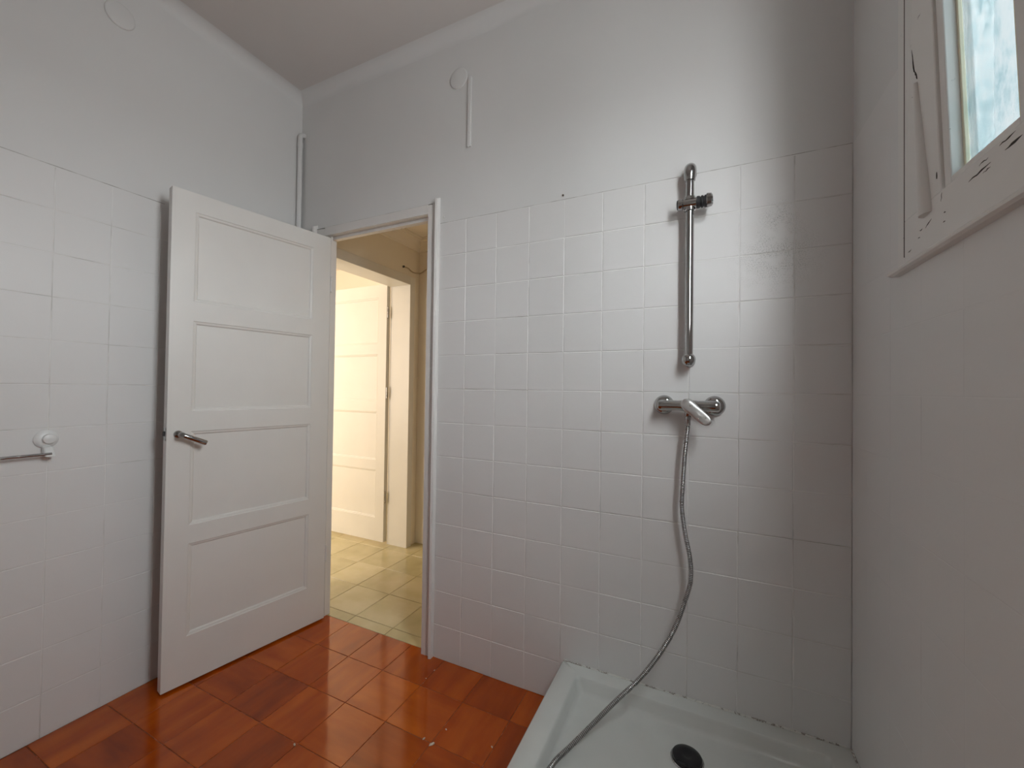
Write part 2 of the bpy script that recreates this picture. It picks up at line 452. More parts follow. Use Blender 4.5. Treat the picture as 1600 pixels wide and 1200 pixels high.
# ------------------------------------------------------------------ panelled door leaves
def leaf(bm, w, z0, z1, t, panels, stile0, stile1, face=-1):
    """slab along +x from 0..w, room face at y=0, thickness towards +y; recessed panels with sloped mouldings on both faces"""
    for side in (0, 1):
        y0 = 0 if side == 0 else t; s = 1 if side == 0 else -1
        xa, xb = stile0, w-stile1
        def q(a, b, c, d, ya, yb):    # rect a..b x, c..d z
            v = [bm.verts.new(p) for p in ((a, ya, c), (b, ya, c), (b, yb, d), (a, yb, d))]; bm.faces.new(v)
        q(0, xa, z0, z1, y0, y0); q(xb, w, z0, z1, y0, y0)
        prev = z0
        for (pa, pb) in panels:
            q(xa, xb, prev, pa, y0, y0); prev = pb
            # moulding: step down, bead, down to panel
            prof = [(0, 0), (.002, .0022), (.010, .0042), (.013, .0088), (.015, .0092)]
            rings = []
            for (i, d) in prof:
                rings.append([bm.verts.new(p) for p in ((xa+i, y0+s*d, pa+i), (xb-i, y0+s*d, pa+i), (xb-i, y0+s*d, pb-i), (xa+i, y0+s*d, pb-i))])
            for A, B in zip(rings, rings[1:]):
                for k in range(4): bm.faces.new((A[k], A[(k+1) % 4], B[(k+1) % 4], B[k]))
            bm.faces.new(rings[-1])
        q(xa, xb, prev, z1, y0, y0)
    def e(pts): bm.faces.new([bm.verts.new(p) for p in pts])
    e([(0,0,z0),(0,t,z0),(0,t,z1),(0,0,z1)]); e([(w,0,z0),(w,t,z0),(w,t,z1),(w,0,z1)])
    e([(0,0,z1),(w,0,z1),(w,t,z1),(0,t,z1)]); e([(0,0,z0),(w,0,z0),(w,t,z0),(0,t,z0)])
    bmesh.ops.remove_doubles(bm, verts=bm.verts, dist=1e-5)

PANELS = [(.197, .565), (.640, 1.016), (1.097, 1.462), (1.541, 1.904)]
# door 1: local x runs from free edge to hinge edge along (cos80, sin80); room face looks to +x world => local -y
ang = math.radians(80.2)
P0 = Vector((-.935, -.661, 0))
d1 = empty('door_1', P0, ang)
bm = bmesh.new(); leaf(bm, .660, .010, 1.982, .036, PANELS, .078, .092)
mesh('leaf', bm, M_door, d1, bevel=.0012, seg=2)
# handle
def handle(parent, side, z, x):
    s = -1 if side == 0 else 1; yb = 0 if side == 0 else .036
    bm = bmesh.new()
    lathe(bm, (x, yb, z), (0, s, 0), [(.0150, 0), (.0150, .004), (.0130, .007), (.0098, .009), (.0098, .030), (.0110, .033), (.0110, .046), (.008, .050), (0, .050)], 28)
    h = mesh('door_handle', bm, M_chrome, parent, smooth=True)
    bm = bmesh.new()
    a = Vector((x+.002, yb+s*.040, z)); b = Vector((x+.079, yb+s*.050, z-.038)); d = (b-a); L_ = d.length
    lathe(bm, a, d, [(.0, 0), (.0085, 0), (.0092, .004), (.0098, L_*.5), (.0104, L_-.003), (.0092, L_), (0, L_)], 24)
    mesh('lever', bm, M_chrome, h, smooth=True)
handle(d1, 0, 1.008, .036); handle(d1, 1, 1.008, .036)
bm = bmesh.new(); box(bm, -.0016, .006, .006, .030, .985, 1.035); mesh('latch_plate', bm, M_steel, d1, bevel=.001)
bm = bmesh.new(); hexa(bm, [(-.009,.013,1.003),(0,.011,1.003),(0,.025,1.003),(-.004,.025,1.003),(-.009,.013,1.021),(0,.011,1.021),(0,.025,1.021),(-.004,.025,1.021)])
tag(mesh('latch_bolt', bm, M_dark, d1), 'dark latch bolt')
for hz in (.30, 1.70):
    bm = bmesh.new(); lathe(bm, (.6655, -.001, hz), (0,0,1), [(.0, -.004), (.004, -.002), (.0055, 0), (.0055, .075), (.004, .077), (0, .079)], 14)
    mesh('hinge', bm, M_door, d1, smooth=True)
tag(d1, 'open white four-panel bathroom door with a chrome lever', 'door', kind='structure')

# ------------------------------------------------------------------ hall and the room across it
HT = .175
V, F, MI = [], [], []
CW = .10
xw0, xw1 = HX0-HT, HX0
add_box_raw(V, F, MI, xw0, xw1, .0915*0+.0455, D2Y0-.03, 0, HZ+.3, 0)
add_box_raw(V, F, MI, xw0, xw1, D2Y1+.03, HY1+.12, 0, HZ+.3, 0)
add_box_raw(V, F, MI, xw0, xw1, D2Y0-.03, D2Y1+.03, D2Z+.03, HZ+.3, 0)
tag(raw('wall_hall_left', V, F, [M_hall], mi=MI), 'beige hall wall with a second doorway', 'wall', kind='structure')
bm = bmesh.new(); box(bm, HX0, 1.0, HY1, HY1+.12, 0, HZ+.3)
tag(mesh('wall_hall_end', bm, M_hall), 'beige end wall of the hall', 'wall', kind='structure')
bm = bmesh.new(); box(bm, .9, 1.0, .0455, HY1, 0, HZ+.3)
tag(mesh('wall_hall_right', bm, M_hall), 'beige far side wall of the hall', 'wall', kind='structure')
bm = bmesh.new(); box(bm, HX0, .9, .0455, HY1, HZ, HZ+.3)
tag(mesh('ceiling_hall', bm, M_hallceil), 'cream ceiling of the hall', 'ceiling', kind='structure')
# stepped cornice
def cornice():
    prof = [(0, -.082), (.012, -.082), (.018, -.072), (.045, -.045), (.060, -.022), (.074, -.016), (.074, -.010), (.090, -.006), (.090, 0.002), (0, .002)]
    bm = bmesh.new(); path = [(HX0, .05), (HX0, HY1), (.9, HY1)]
    rings = []
    for i, (px, py) in enumerate(path):
        r = []
        for (o, h) in prof:
            if i == 0: r.append(bm.verts.new((px+o, py, HZ+h)))
            elif i == 1: r.append(bm.verts.new((px+o, py-o, HZ+h)))
            else: r.append(bm.verts.new((px, py-o, HZ+h)))
        rings.append(r)
    for A, B in zip(rings, rings[1:]):
        for k in range(len(prof)): bm.faces.new((A[k], A[(k+1) % len(prof)], B[(k+1) % len(prof)], B[k]))
    tag(mesh('trim_cornice', bm, M_hallceil), 'moulded cream cornice under the hall ceiling', 'cornice', kind='structure')
cornice()
# frame of doorway 2
root = empty('trim_hall_door_frame', (HX0, (D2Y0+D2Y1)/2, 0)); P = Matrix.Translation((-HX0, -(D2Y0+D2Y1)/2, 0))
def part2(name, f, bev=.0015):
    bm = bmesh.new(); f(bm); bm.transform(P); return mesh(name, bm, M_halldoor, root, bevel=bev)
part2('jamb', lambda b: box(b, xw0-.003, HX0+.002, D2Y1, D2Y1+.03, -.002, D2Z+.03))
part2('jamb', lambda b: box(b, xw0-.003, HX0+.002, D2Y0-.03, D2Y0, -.002, D2Z+.03))
part2('lintel', lambda b: box(b, xw0-.003, HX0+.002, D2Y0, D2Y1, D2Z, D2Z+.03))
part2('architrave', lambda b: box(b, HX0, HX0+.015, D2Y1-.002, D2Y1+.052, 0, D2Z+.062))
part2('architrave', lambda b: box(b, HX0, HX0+.015, max(D2Y0-.052, .05), D2Y0+.002, 0, D2Z+.062))
part2('architrave', lambda b: box(b, HX0, HX0+.015, D2Y0+.002, D2Y1-.002, D2Z-.002, D2Z+.062))
tag(root, 'cream painted frame of the doorway across the hall', 'door frame', kind='structure')
# door 2: hinged on the far jamb, swung into the lit room
d2 = empty('door_2', (xw0-.012, .932, 0), PI)     # local +x -> -x world, room face local +y -> -y world
bm = bmesh.new(); leaf(bm, .72, .018, 2.004, .036, [(a, b) for a, b in PANELS], .085, .085)
bmesh.ops.translate(bm, verts=bm.verts, vec=(0, 0, 0)); mesh('leaf', bm, M_halldoor, d2, bevel=.0012)
for hz in (.32, 1.12, 1.74):
    bm = bmesh.new(); lathe(bm, (-.0065, .031, hz), (0,0,1), [(0, -.006), (.003, -.003), (.0055, 0), (.0055, .085), (.003, .088), (0, .091)], 14)
    mesh('hinge', bm, M_steel, d2, smooth=True)
tag(d2, 'bright cream four-panel door standing open across the hall', 'door', kind='structure')

# room across the hall: walls and ceiling; its warm light is an added lamp
V, F, MI = [], [], []
bm = bmesh.new(); box(bm, LX0-.1, LX0, -1.3, 2.2, 0, 2.65); tag(mesh('wall_room_far', bm, M_hallceil), 'cream far wall of the lit room', 'wall', kind='structure')
bm = bmesh.new(); box(bm, LX0, xw0, 2.1, 2.2, 0, 2.65); box(bm, xw0, HX0, HY1+.12, 2.2, 0, 2.65)
tag(mesh('wall_room_end', bm, M_hallceil), 'cream end wall of the lit room', 'wall', kind='structure')
bm = bmesh.new(); box(bm, LX0, XL-.1, -1.3, -1.2, 0, 2.65); box(bm, xw0, XL-.1, -1.2, .0455, 0, 2.65)
tag(mesh('wall_room_near', bm, M_hallceil), 'cream near wall of the lit room', 'wall', kind='structure')
bm = bmesh.new(); box(bm, LX0-.1, XL-.1, -1.3, .0455, 2.65, 2.75); box(bm, LX0-.1, HX0, .0455, 2.2, 2.65, 2.75)
tag(mesh('ceiling_room', bm, M_hallceil), 'cream ceiling of the lit room', 'ceiling', kind='structure')

# twisted cable end by the hall corner
bm = bmesh.new()
P = catmull([(HX0+.004,.845,2.103),(HX0+.010,.862,2.102),(HX0+.010,.90,2.103),(HX0+.010,.93,2.092),(HX0+.010,.965,2.087),(HX0+.010,1.005,2.093),(HX0+.016,HY1-.014,2.098),(HX0+.040,HY1-.010,2.106),(HX0+.072,HY1-.009,2.122),(HX0+.12,HY1-.009,2.128),(HX0+.20,HY1-.009,2.128)], 6)
tube(bm, P, .0045, 8)
cb = mesh('cable', bm, mat('painted_cable', (.50, .42, .30), .5)[0], smooth=True)
tag(cb, 'loose painted cable stub above the far doorway in the hall corner', 'cable')
bm = bmesh.new(); lathe(bm, (HX0+.001,.852,2.103), (1,0,0), [(0,0),(.008,0),(.008,.010),(.006,.013),(0,.013)], 12)
mesh('cable_end', bm, M_dark, cb, smooth=True)

# ------------------------------------------------------------------ window
def window():
    root = empty('window_1', (XR, -.94, WZ0)); R0 = Vector((XR, -.94, WZ0))
    PV = Vector((1.333, 0, 1.575)); lean = Matrix.Translation(PV) @ Matrix.Rotation(math.radians(-2.1), 4, 'Y') @ Matrix.Translation(-PV)
    def part(name, f, m=M_window, bev=.0012, parent=root, tilt=False, smooth=False):
        bm = bmesh.new(); f(bm)
        if tilt: bm.transform(lean)
        bm.transform(Matrix.Translation(-R0)); return mesh(name, bm, m, parent, bevel=bev, smooth=smooth)
    X = 1.333; yF, yN = -.526, -1.26     # opening edges at the frame
    zB, zT = 1.572, 2.34
    part('window_trim', lambda b: box(b, 1.3355, XR+.004, -.3722, -.338, 1.478, 2.43))
    part('window_trim', lambda b: box(b, 1.3355, XR+.004, -1.41, -1.3745, 1.478, 2.43))
    part('window_trim', lambda b: box(b, 1.3355, XR+.004, -1.3745, -.3745, 2.4045, 2.43))
    # sill moulding: rounded nose
    def nose(b):
        pr = [(0,0), (-.016,0), (-.022,.003), (-.0235,.007), (-.021,.011), (-.0125,.014), (0,.016)]
        rings = [[b.verts.new((XR+.002+px, yv, 1.468+pz)) for px, pz in pr] for yv in (-.316, -1.43)]
        for k in range(len(pr)): b.faces.new((rings[0][k], rings[0][(k+1) % len(pr)], rings[1][(k+1) % len(pr)], rings[1][k]))
        b.faces.new(rings[0]); b.faces.new(list(reversed(rings[1])))
    part('sill_nose', nose, bev=0)
    # fixed frame
    part('bottom_rail', lambda b: box(b, X, XR+.055, -1.373, -.3785, 1.4835, zB))
    LN = math.tan(math.radians(2.1))
    def lstile(b):
        q = (2.403-zB)*LN
        hexa(b, [(X,yF,zB),(XR+.035,yF,zB),(XR+.035,-.3785,zB),(X,-.3785,zB),(X-q,yF,2.403),(XR+.035-q,yF,2.403),(XR+.035,-.3785,2.403),(X,-.3785,2.403)])
    part('stile', lstile)
    part('stile', lambda b: box(b, X, XR+.035, -1.373, yN, zB, 2.403), tilt=True)
    part('stile', lambda b: box(b, X, XR+.035, -.800, -.757, zB, zT), tilt=True)
    part('top_rail', lambda b: box(b, X, XR+.035, yN, yF, zT, 2.403), tilt=True)
    part('gap', lambda b: box(b, X+.0009, XR+.01, -.3786, -.3722, 1.497, 2.403), M_crack, 0)
    # tapered rod pressed into the stile
    def rod(b):
        a = Vector((X+.002, -.4785, 1.548)); c = Vector((X-.0105, -.458, 1.822)); lathe(b, a, c-a, [(0,0),(.0150,0),(.0160,.004),(.0105,.13),(.0045,.272),(0,.274)], 20)
    part('rod', rod, bev=0, smooth=True)
    # cracks in the old paint
    def cracks(b):
        r = random.Random(3)
        def cr(p, q, w, xx=X-.0003):
            p, q = Vector(p), Vector(q); d = (q-p).normalized(); nn = Vector((-d.y, d.x))
            pts = [p + (q-p)*t + nn*r.uniform(-.0012, .0012) for t in (0, .2, .4, .6, .8, 1)]
            top, bot = [], []
            for t, c in zip((0,.2,.4,.6,.8,1), pts):
                h = w*math.sin(PI*max(.04, min(.96, t)))*r.uniform(.6, 1.2)
                top.append(c+nn*h); bot.append(c-nn*h)
            for i in range(5):
                quad = [bot[i], bot[i+1], top[i+1], top[i]]
                fr = [b.verts.new((xx, v.x, v.y)) for v in quad]; bk = [b.verts.new((xx+.003, v.x, v.y)) for v in quad]
                b.faces.new(fr)
                b.faces.new(list(reversed(bk)))
                for k in range(4): b.faces.new((fr[k], fr[(k+1) % 4], bk[(k+1) % 4], bk[k]))
        cr((-.444, 1.905), (-.453, 1.845), .0013, X-.0003-.0115); cr((-.453, 1.848), (-.463, 1.826), .0022, X-.0103)
        cr((-.612, 1.548), (-.668, 1.553), .0015); cr((-.640, 1.561), (-.662, 1.562), .0010)
        cr((-.700, 1.553), (-.735, 1.556), .0019); cr((-.688, 1.566), (-.722, 1.567), .0013); cr((-.745, 1.549), (-.86, 1.552), .0015)
        cr((-.649, 1.544), (-.668, 1.545), .0009); cr((-.470, 1.526), (-.493, 1.535), .0011)
        cr((-.446, 1.528), (-.458, 1.528), .0010); cr((-.536, 1.529), (-.543, 1.528), .0010); cr((-.534, 1.512), (-.542, 1.512), .0011)
        cr((-.527, 1.553), (-.530, 1.568), .0009); cr((-.440, 1.515), (-.448, 1.516), .0010); cr((-.396, 1.500), (-.410, 1.503), .0010)
        cr((-.455, 1.556), (-.458, 1.600), .0008, X-.0016); cr((-.515, 1.60), (-.517, 1.612), .0011, X-.0022)
    part('paint_crack', cracks, M_crack, 0)
    # closed sash with textured glass, leaning a little
    def sash(b, ya, yb, x0, x1, z0, z1, w):
        box(b, x0, x1, yb, yb-w, z0, z1) if False else None
        box(b, x0, x1, yb-w, yb, z0, z1); box(b, x0, x1, ya, ya+.035, z0, z1)
        box(b, x0, x1, ya+.035, yb-w, z0, z0+.012); box(b, x0, x1, ya+.035, yb-w, z1-w, z1)
    # slim bead on the frame edge
    part('frame_bead', lambda b: box(b, X+.0006, X+.012, yF-.0015, yF+.004, zB, zT), bev=.0008, tilt=True)
    s = part('sash', lambda b: sash(b, -.757, yF-.0016, X+.0045, X+.042, zB+.003, zT-.001, .0225), bev=.002, tilt=True)
    part('glazing_bead', lambda b: sash(b, -.7225, yF-.0240, X+.0215, X+.0275, zB+.014, zT-.012, .006), mat('yellowed_putty', (.80, .76, .58), .6)[0], .001, s, tilt=True)
    part('glass_pane', lambda b: box(b, X+.0275, X+.0315, -.7235, yF-.0235, zB+.013, zT-.012), M_glass, 0, s, tilt=True)
    # added unseen sash, left open so its clear opening admits the main daylight
    def osash(b):
        sash2 = [(XR+.165, XR+.53)]
        x0, x1 = sash2[0]; y0, y1 = -1.31, -1.27; z0, z1 = zB+.003, zT-.003; w = .048
        box(b, x0, x0+w, y0, y1, z0, z1); box(b, x1-w, x1, y0, y1, z0, z1); box(b, x0+w, x1-w, y0, y1, z0, z0+w); box(b, x0+w, x1-w, y0, y1, z1-w, z1)
    s2 = part('added_open_sash', osash, bev=.002)
    part('glass_pane', lambda b: box(b, XR+.213, XR+.482, -1.292, -1.288, zB+.051, zT-.051), M_glass, 0, s2)
    tag(root, 'old white wooden window with peeling paint and textured glass', 'window', kind='structure')
window()

# ------------------------------------------------------------------ shower tray
def tray():
    x0, x1, y0, y1, zt = .461, XR-.0015, -.80, -.0015, .165
    root = empty('shower_tray', ((x0+x1)/2, (y0+y1)/2, 0)); P = Matrix.Translation((-(x0+x1)/2, -(y0+y1)/2, 0))
    dc = (.909, -.186)
    def loop(bm, a, b, c, d, r, z, n=6):
        pts = []
        for (cx, cy, s) in ((b-r, d-r, 0), (a+r, d-r, 1), (a+r, c+r, 2), (b-r, c+r, 3)):
            for k in range(n+1):
                t = PI/2*(s + k/n); pts.append((cx + r*math.cos(t), cy + r*math.sin(t)))
        return [bm.verts.new((px, py, z(px, py) if callable(z) else z)) for px, py in pts]
    bm = bmesh.new(); L = []
    L.append(loop(bm, x0+.004, x1, y0+.004, y1, .006, 0))
    L.append(loop(bm, x0+.001, x1, y0+.001, y1, .008, zt-.012))
    L.append(loop(bm, x0+.0022, x1, y0+.0022, y1, .008, zt-.004))
    L.append(loop(bm, x0+.006, x1-.001, y0+.006, y1-.001, .008, zt))
    a, b, c, d = x0+.072, x1-.062, y0+.072, y1-.058
    L.append(loop(bm, a-.004, b+.004, c-.004, d+.004, .014, zt-.0003))
    L.append(loop(bm, a, b, c, d, .016, zt-.0035))
    L.append(loop(bm, a+.004, b-.003, c+.004, d-.003, .016, zt-.012))
    L.append(loop(bm, a+.012, b-.010, c+.012, d-.010, .020, zt-.036))
    L.append(loop(bm, a+.017, b-.014, c+.017, d-.015, .022, zt-.0455))
    L.append(loop(bm, a+.028, b-.024, c+.028, d-.025, .030, zt-.0490))
    for A, B in zip(L, L[1:]):
        m = len(A)
        for k in range(m): bm.faces.new((A[k], A[(k+1) % m], B[(k+1) % m], B[k]))
    # floor falls gently to the waste
    prev = L[-1]; m = len(prev)
    outer = [v.co.copy() for v in prev]; zf = outer[0].z
    for f in (.25, .5, .75, .95):
        ring = []
        for v in outer:
            dv = Vector((dc[0]-v.x, dc[1]-v.y)); Lr = dv.length; tt = f*(Lr-.036)/Lr
            ring.append(bm.verts.new((v.x+dv.x*tt, v.y+dv.y*tt, zf-.005*f)))
        for k in range(m): bm.faces.new((prev[k], prev[(k+1) % m], ring[(k+1) % m], ring[k]))
        prev = ring
    bm.faces.new(prev); bm.faces.new(list(reversed(L[0])))
    bm.transform(P); mesh('basin', bm, M_tray, root, smooth=True, angle=60)
    bm = bmesh.new(); o = (dc[0], dc[1], zf-.0050)
    lathe(bm, o, (0,0,1), [(0, 0), (.0455, 0), (.0462, .003), (.044, .0052), (.040, .0050), (.0385, .003), (0, .003)], 40)
    bm.transform(P); rg = mesh('drain_ring', bm, M_chrome, root, smooth=True); tag(rg, 'chrome drain ring')
    bm = bmesh.new(); lathe(bm, (dc[0], dc[1], zf-.0016), (0,0,1), [(0,0), (.041, 0), (.042, .004), (.0405, .0085), (.034, .0115), (.020, .0135), (.012, .0115), (.006, .0105), (0, .0105)], 40)
    bm.transform(P); tag(mesh('drain_cover', bm, M_black, root, smooth=True), 'glossy black domed drain cover')
    bm = bmesh.new()
    rr = random.Random(2)
    def bead(pts):
        Q = resample(catmull(pts, 10), .012); tube(bm, Q, lambda i: .0026*(1+.5*rr.random()), 8)
    bead([(x0+.006, y1-.0005, zt+.0006), (.7, y1-.0005, zt+.0006), (1.0, y1-.0005, zt+.0006), (x1-.002, y1-.0005, zt+.0006)])
    bead([(x1-.0005, y1-.004, zt+.0006), (x1-.0005, -.25, zt+.0006), (x1-.0005, -.5, zt+.0006), (x1-.0005, y0+.01, zt+.0006)])
    bm.transform(P); tag(mesh('sealant', bm, M_caulk, root, smooth=True), 'mould-spotted sealant bead')
    tag(root, 'glossy white raised shower tray in the corner under the mixer', 'shower tray')
tray()

# ------------------------------------------------------------------ shower rail
def rail():
    bx, by = .9010, -.052
    root = empty('shower_rail', (bx, 0, 1.30)); P = Matrix.Translation((-bx, 0, -1.30))
    def part(name, f, m=M_chrome, lab=None, parent=root, bev=0):
        bm = bmesh.new(); f(bm); bm.transform(P); o = mesh(name, bm, m, parent, smooth=True, bevel=bev)
        if lab: tag(o, lab)
        return o
    part('pole', lambda b: lathe(b, (bx, by, 1.315), (0,0,1), [(0,0), (.0128, 0), (.0128, .622), (0, .622)], 32))
    def top(b):
        # elbow from the pole back to the wall
        Q = [(bx, by, 1.905), (bx, by, 1.930)]
        for k in range(1, 9):
            t = PI/2*k/8; Q.append((bx, by+.022-.022*math.cos(t), 1.930+.022*math.sin(t)))
        Q += [(bx, by+.034, 1.952), (bx, .0, 1.952)]
        tube(b, Q, lambda i: .0195 if i > 0 else .0165, 28)
        lathe(b, (bx, .0, 1.948), (0,-1,0), [(0,0), (.0195, 0), (.0195, .004), (.017, .008), (0, .008)], 32)
    part('wall_bracket', top)
    def bot(b):
        lathe(b, (bx, by, 1.308), (0,0,1), [(0,-.0215), (.009,-.0198), (.0160,-.0142), (.0207,-.0055), (.0215, .0015), (.0203,.009), (.0165,.0155), (.0135,.0180), (0,.0180)], 32)
        lathe(b, (bx, by, 1.306), (0,1,0), [(0,0), (.0155, 0), (.0155, .052), (0, .052)], 28)
        lathe(b, (bx, .0, 1.306), (0,-1,0), [(0,0), (.0195, 0), (.0195, .004), (.017, .008), (0, .008)], 32)
    part('wall_bracket', bot)
    zc = 1.826
    def sl(b):
        lathe(b, (bx, by, zc-.0235), (0,0,1), [(0,0), (.0165,0), (.0175,.002), (.0175,.045), (.0165,.047), (0,.047)], 32)
        lathe(b, (bx-.036, by-.006, zc), (1,0,0), [(0,.0), (.0165, 0), (.0185,.003), (.0185, .014), (.0165,.016), (.0165, .055), (0, .055)], 32)
    sl_o = part('slider', sl)
    def knob(b):
        n = 40; a0 = bx+.0195; prof = [(0,0), (.0175,0), (.0195,.002), (.0195,.010), (.0165,.0115), (.0165,.0135), (.0195,.015), (.0195,.020), (.0165,.0215), (.0165,.0235), (.0195,.025), (.0195,.0325), (.0175,.0345), (0,.0345)]
        lathe(b, (a0, by-.006, zc), (1,0,0), prof, n)
    part('clamp_knob', knob, M_dark, 'dark ribbed clamp knob', sl_o)
    part('holder_cup', lambda b: lathe(b, (bx+.052, by-.008, zc+.001), (1,-.12,0), [(0,0), (.0215,0), (.0225,.002), (.0205,.013), (.0165,.0155), (.0150,.012), (0,.012)], 32), M_chrome, None, sl_o)
    part('end_cap', lambda b: (lathe(b, (bx-.0365, by-.006, zc), (-1,0,0), [(0,0), (.0165,0), (.0150,.003), (.010,.004), (.010,.002), (0,.002)], 28)), M_dark, 'dark end cap', sl_o)
    tag(root, 'chrome vertical shower rail with an empty handset slider above the mixer', 'shower rail')
rail()

# ------------------------------------------------------------------ mixer
def mixer():
    cx, zc, by = .9005, 1.156, -.052
    root = empty('shower_mixer', (cx, 0, zc)); P = Matrix.Translation((-cx, 0, -zc))
    def part(name, f, m=M_chrome, lab=None, parent=root, bev=0):
        bm = bmesh.new(); f(bm); bm.transform(P); o = mesh(name, bm, m, parent, smooth=True, bevel=bev)
        if lab: tag(o, lab)
        return o
    def body(b):
        lathe(b, (cx-.096, by, zc), (1,0,0), [(0,0), (.010,.0005), (.0155,.004), (.0178,.010), (.0182,.02), (.0175,.045), (.0165,.065), (.018,.078), (.0195,.086), (.0195,.104), (.018,.112), (.0165,.125), (.0175,.147), (.0182,.172), (.0178,.182), (.0155,.188), (.010,.1915), (0,.192)], 36)
        for s in (-1, 1):
            lathe(b, (cx+s*.078, by, zc), (0,1,0), [(0,0), (.0135,0), (.0135,.045), (0,.045)], 24)
        lathe(b, (cx, by+.004, zc+.002), (0,-1,0), [(0,0), (.0205,0), (.0215,.008), (.0205,.026), (.0195,.030), (0,.031)], 36)
        lathe(b, (cx, by, zc-.012), (0,0,-1), [(0,0), (.0110,0), (.0110,.020), (.0098,.022), (0,.022)], 24)
    part('mixer_body', body)
    for s in (-1, 1):
        part('escutcheon', lambda b: lathe(b, (cx+s*.079, .0, zc), (0,-1,0), [(0,0), (.0335,0), (.0335,.003), (.0315,.010), (.026,.017), (.018,.021), (0,.021)], 44))
    def lever(b):
        # flat rounded paddle, swept down to the right, growing out of the cartridge cap
        p0 = Vector((cx-.003, by-.030, zc+.005)); p1 = Vector((cx+.062, by-.050, zc-.052)); d = p1-p0; Lr = d.length; d.normalize()
        nrm = Vector((0,-1,0)); nrm = (nrm - d*nrm.dot(d)).normalized(); sd = d.cross(nrm).normalized()
        st = [(-.0185, .0035, .004), (-.0165, .0110, .009), (-.010, .0165, .0125), (0, .0195, .0135), (.012, .0205, .0125), (.028, .0190, .0095), (.045, .0180, .0070), (.062, .0175, .0055), (.076, .0165, .0050), (.084, .0140, .0045), (.0895, .0090, .0038), (.092, .0030, .0025)]
        n = 24; rings = []
        for (t, w, h) in st:
            c = p0 + d*t; r = []
            for k in range(n):
                a = 2*PI*k/n; ca, sa = math.cos(a), math.sin(a); e = .62
                r.append(b.verts.new(c + sd*(w*math.copysign(abs(ca)**e, ca)) + nrm*(h*math.copysign(abs(sa)**e, sa))))
            rings.append(r)
        for A, B in zip(rings, rings[1:]):
            for k in range(n): b.faces.new((A[k], A[(k+1) % n], B[(k+1) % n], B[k]))
        b.faces.new(list(reversed(rings[0]))); b.faces.new(rings[-1])
    part('lever', lever, M_lever, 'chrome paddle lever, bright reflection coloured in')
    tag(root, 'chrome wall-mounted shower mixer with a paddle lever', 'shower mixer')
mixer()

# ------------------------------------------------------------------ hose
hp = [(.9005,-.052,1.1195),(.9002,-.053,1.095),(.891,-.052,.995),(.886,-.050,.909),(.883,-.050,.824),(.893,-.050,.741),(.9095,-.054,.655),(.912,-.060,.592),(.901,-.068,.541),(.868,-.090,.441),(.823,-.120,.359),(.769,-.160,.290),(.699,-.205,.222),(.634,-.270,.166),(.592,-.330,.139),(.563,-.385,.1275),(.556,-.45,.1265),(.575,-.53,.127),(.64,-.60,.127),(.73,-.62,.127)]
hc = resample(catmull(hp, 24), .00135)
hr = empty('shower_hose', (.9005, -.052, 1.12)); P = Matrix.Translation((-.9005, .052, -1.12))
bm = bmesh.new(); rr_ = [.0060, .0072, .0072, .0060]
tube(bm, hc, lambda i: (.0078 if (i % 4) in (1, 2) else .0064), 12); bm.transform(P)
bm.faces.ensure_lookup_table()
for q, f_ in enumerate(bm.faces):
    if (q//12) % 4 == 3: f_.material_index = 1
mesh('hose', bm, [M_hose, M_groove_shade], hr, smooth=True, angle=80)
bm = bmesh.new(); lathe(bm, (.9005,-.0521,1.1218), (0,0,-1), [(0,0), (.0085,0), (.0098,.002), (.0095,.011), (.0085,.014), (.0080,.028), (.0075,.030), (0,.030)], 12); bm.transform(P)
tag(mesh('hose_nut', bm, M_chrome, hr, smooth=True), 'smooth chrome hose nut')
e = hc[-1]; dd = (hc[-1]-hc[-4]).normalized()
bm = bmesh.new(); lathe(bm, e - dd*.004, dd, [(0,0), (.0082,0), (.0085,.02), (.0105,.024), (.0115,.045), (0,.045)], 20); bm.transform(P)
mesh('end_cone', bm, M_chrome, hr, smooth=True)
tag(hr, 'ribbed steel shower hose hanging from the mixer into the tray', 'shower hose')

# ------------------------------------------------------------------ towel rail on the left wall (suction mounts)
def towel():
    y0, z0 = -.940, 1.013
    root = empty('towel_rail', (XL, y0, z0)); P = Matrix.Translation((-XL, -y0, -z0))
    def part(name, f, m=M_plastic, lab=None, parent=root, bev=0):
        bm = bmesh.new(); f(bm); bm.transform(P); o = mesh(name, bm, m, parent, smooth=True, bevel=bev)
        if lab: tag(o, lab)
        return o
    for yc in (y0, y0-.62):
        c = part('suction_cup', lambda b: lathe(b, (XL, yc, z0), (1,0,0), [(0,0), (.0300,0), (.0305,.003), (.0285,.0065), (.022,.010), (.017,.012), (0,.012)], 40))
        part('lock_button', lambda b: lathe(b, (XL+.010, yc+.004, z0+.001), (1,0,0), [(0,0), (.0165,0), (.0170,.008), (.0155,.012), (.010,.0145), (0,.0155)], 32), parent=c)
        def arm(b):
            hexa(b, [(XL+.004, yc-.012, z0-.055), (XL+.046, yc-.012, z0-.058), (XL+.046, yc+.013, z0-.058), (XL+.004, yc+.013, z0-.055),
                     (XL+.004, yc-.011, z0-.024), (XL+.024, yc-.011, z0-.026), (XL+.024, yc+.011, z0-.026), (XL+.004, yc+.011, z0-.024)])
        part('bracket', arm, parent=c, bev=.004)
    part('rod', lambda b: lathe(b, (XL+.037, y0-.62, z0-.048), (0,1,0), [(0,-.01), (.0048,-.01), (.0048,.624), (0,.624)], 20), M_steel, 'brushed steel towel rod')
    tag(root, 'white suction-mounted towel rail with a steel rod on the left wall', 'towel rail')
towel()

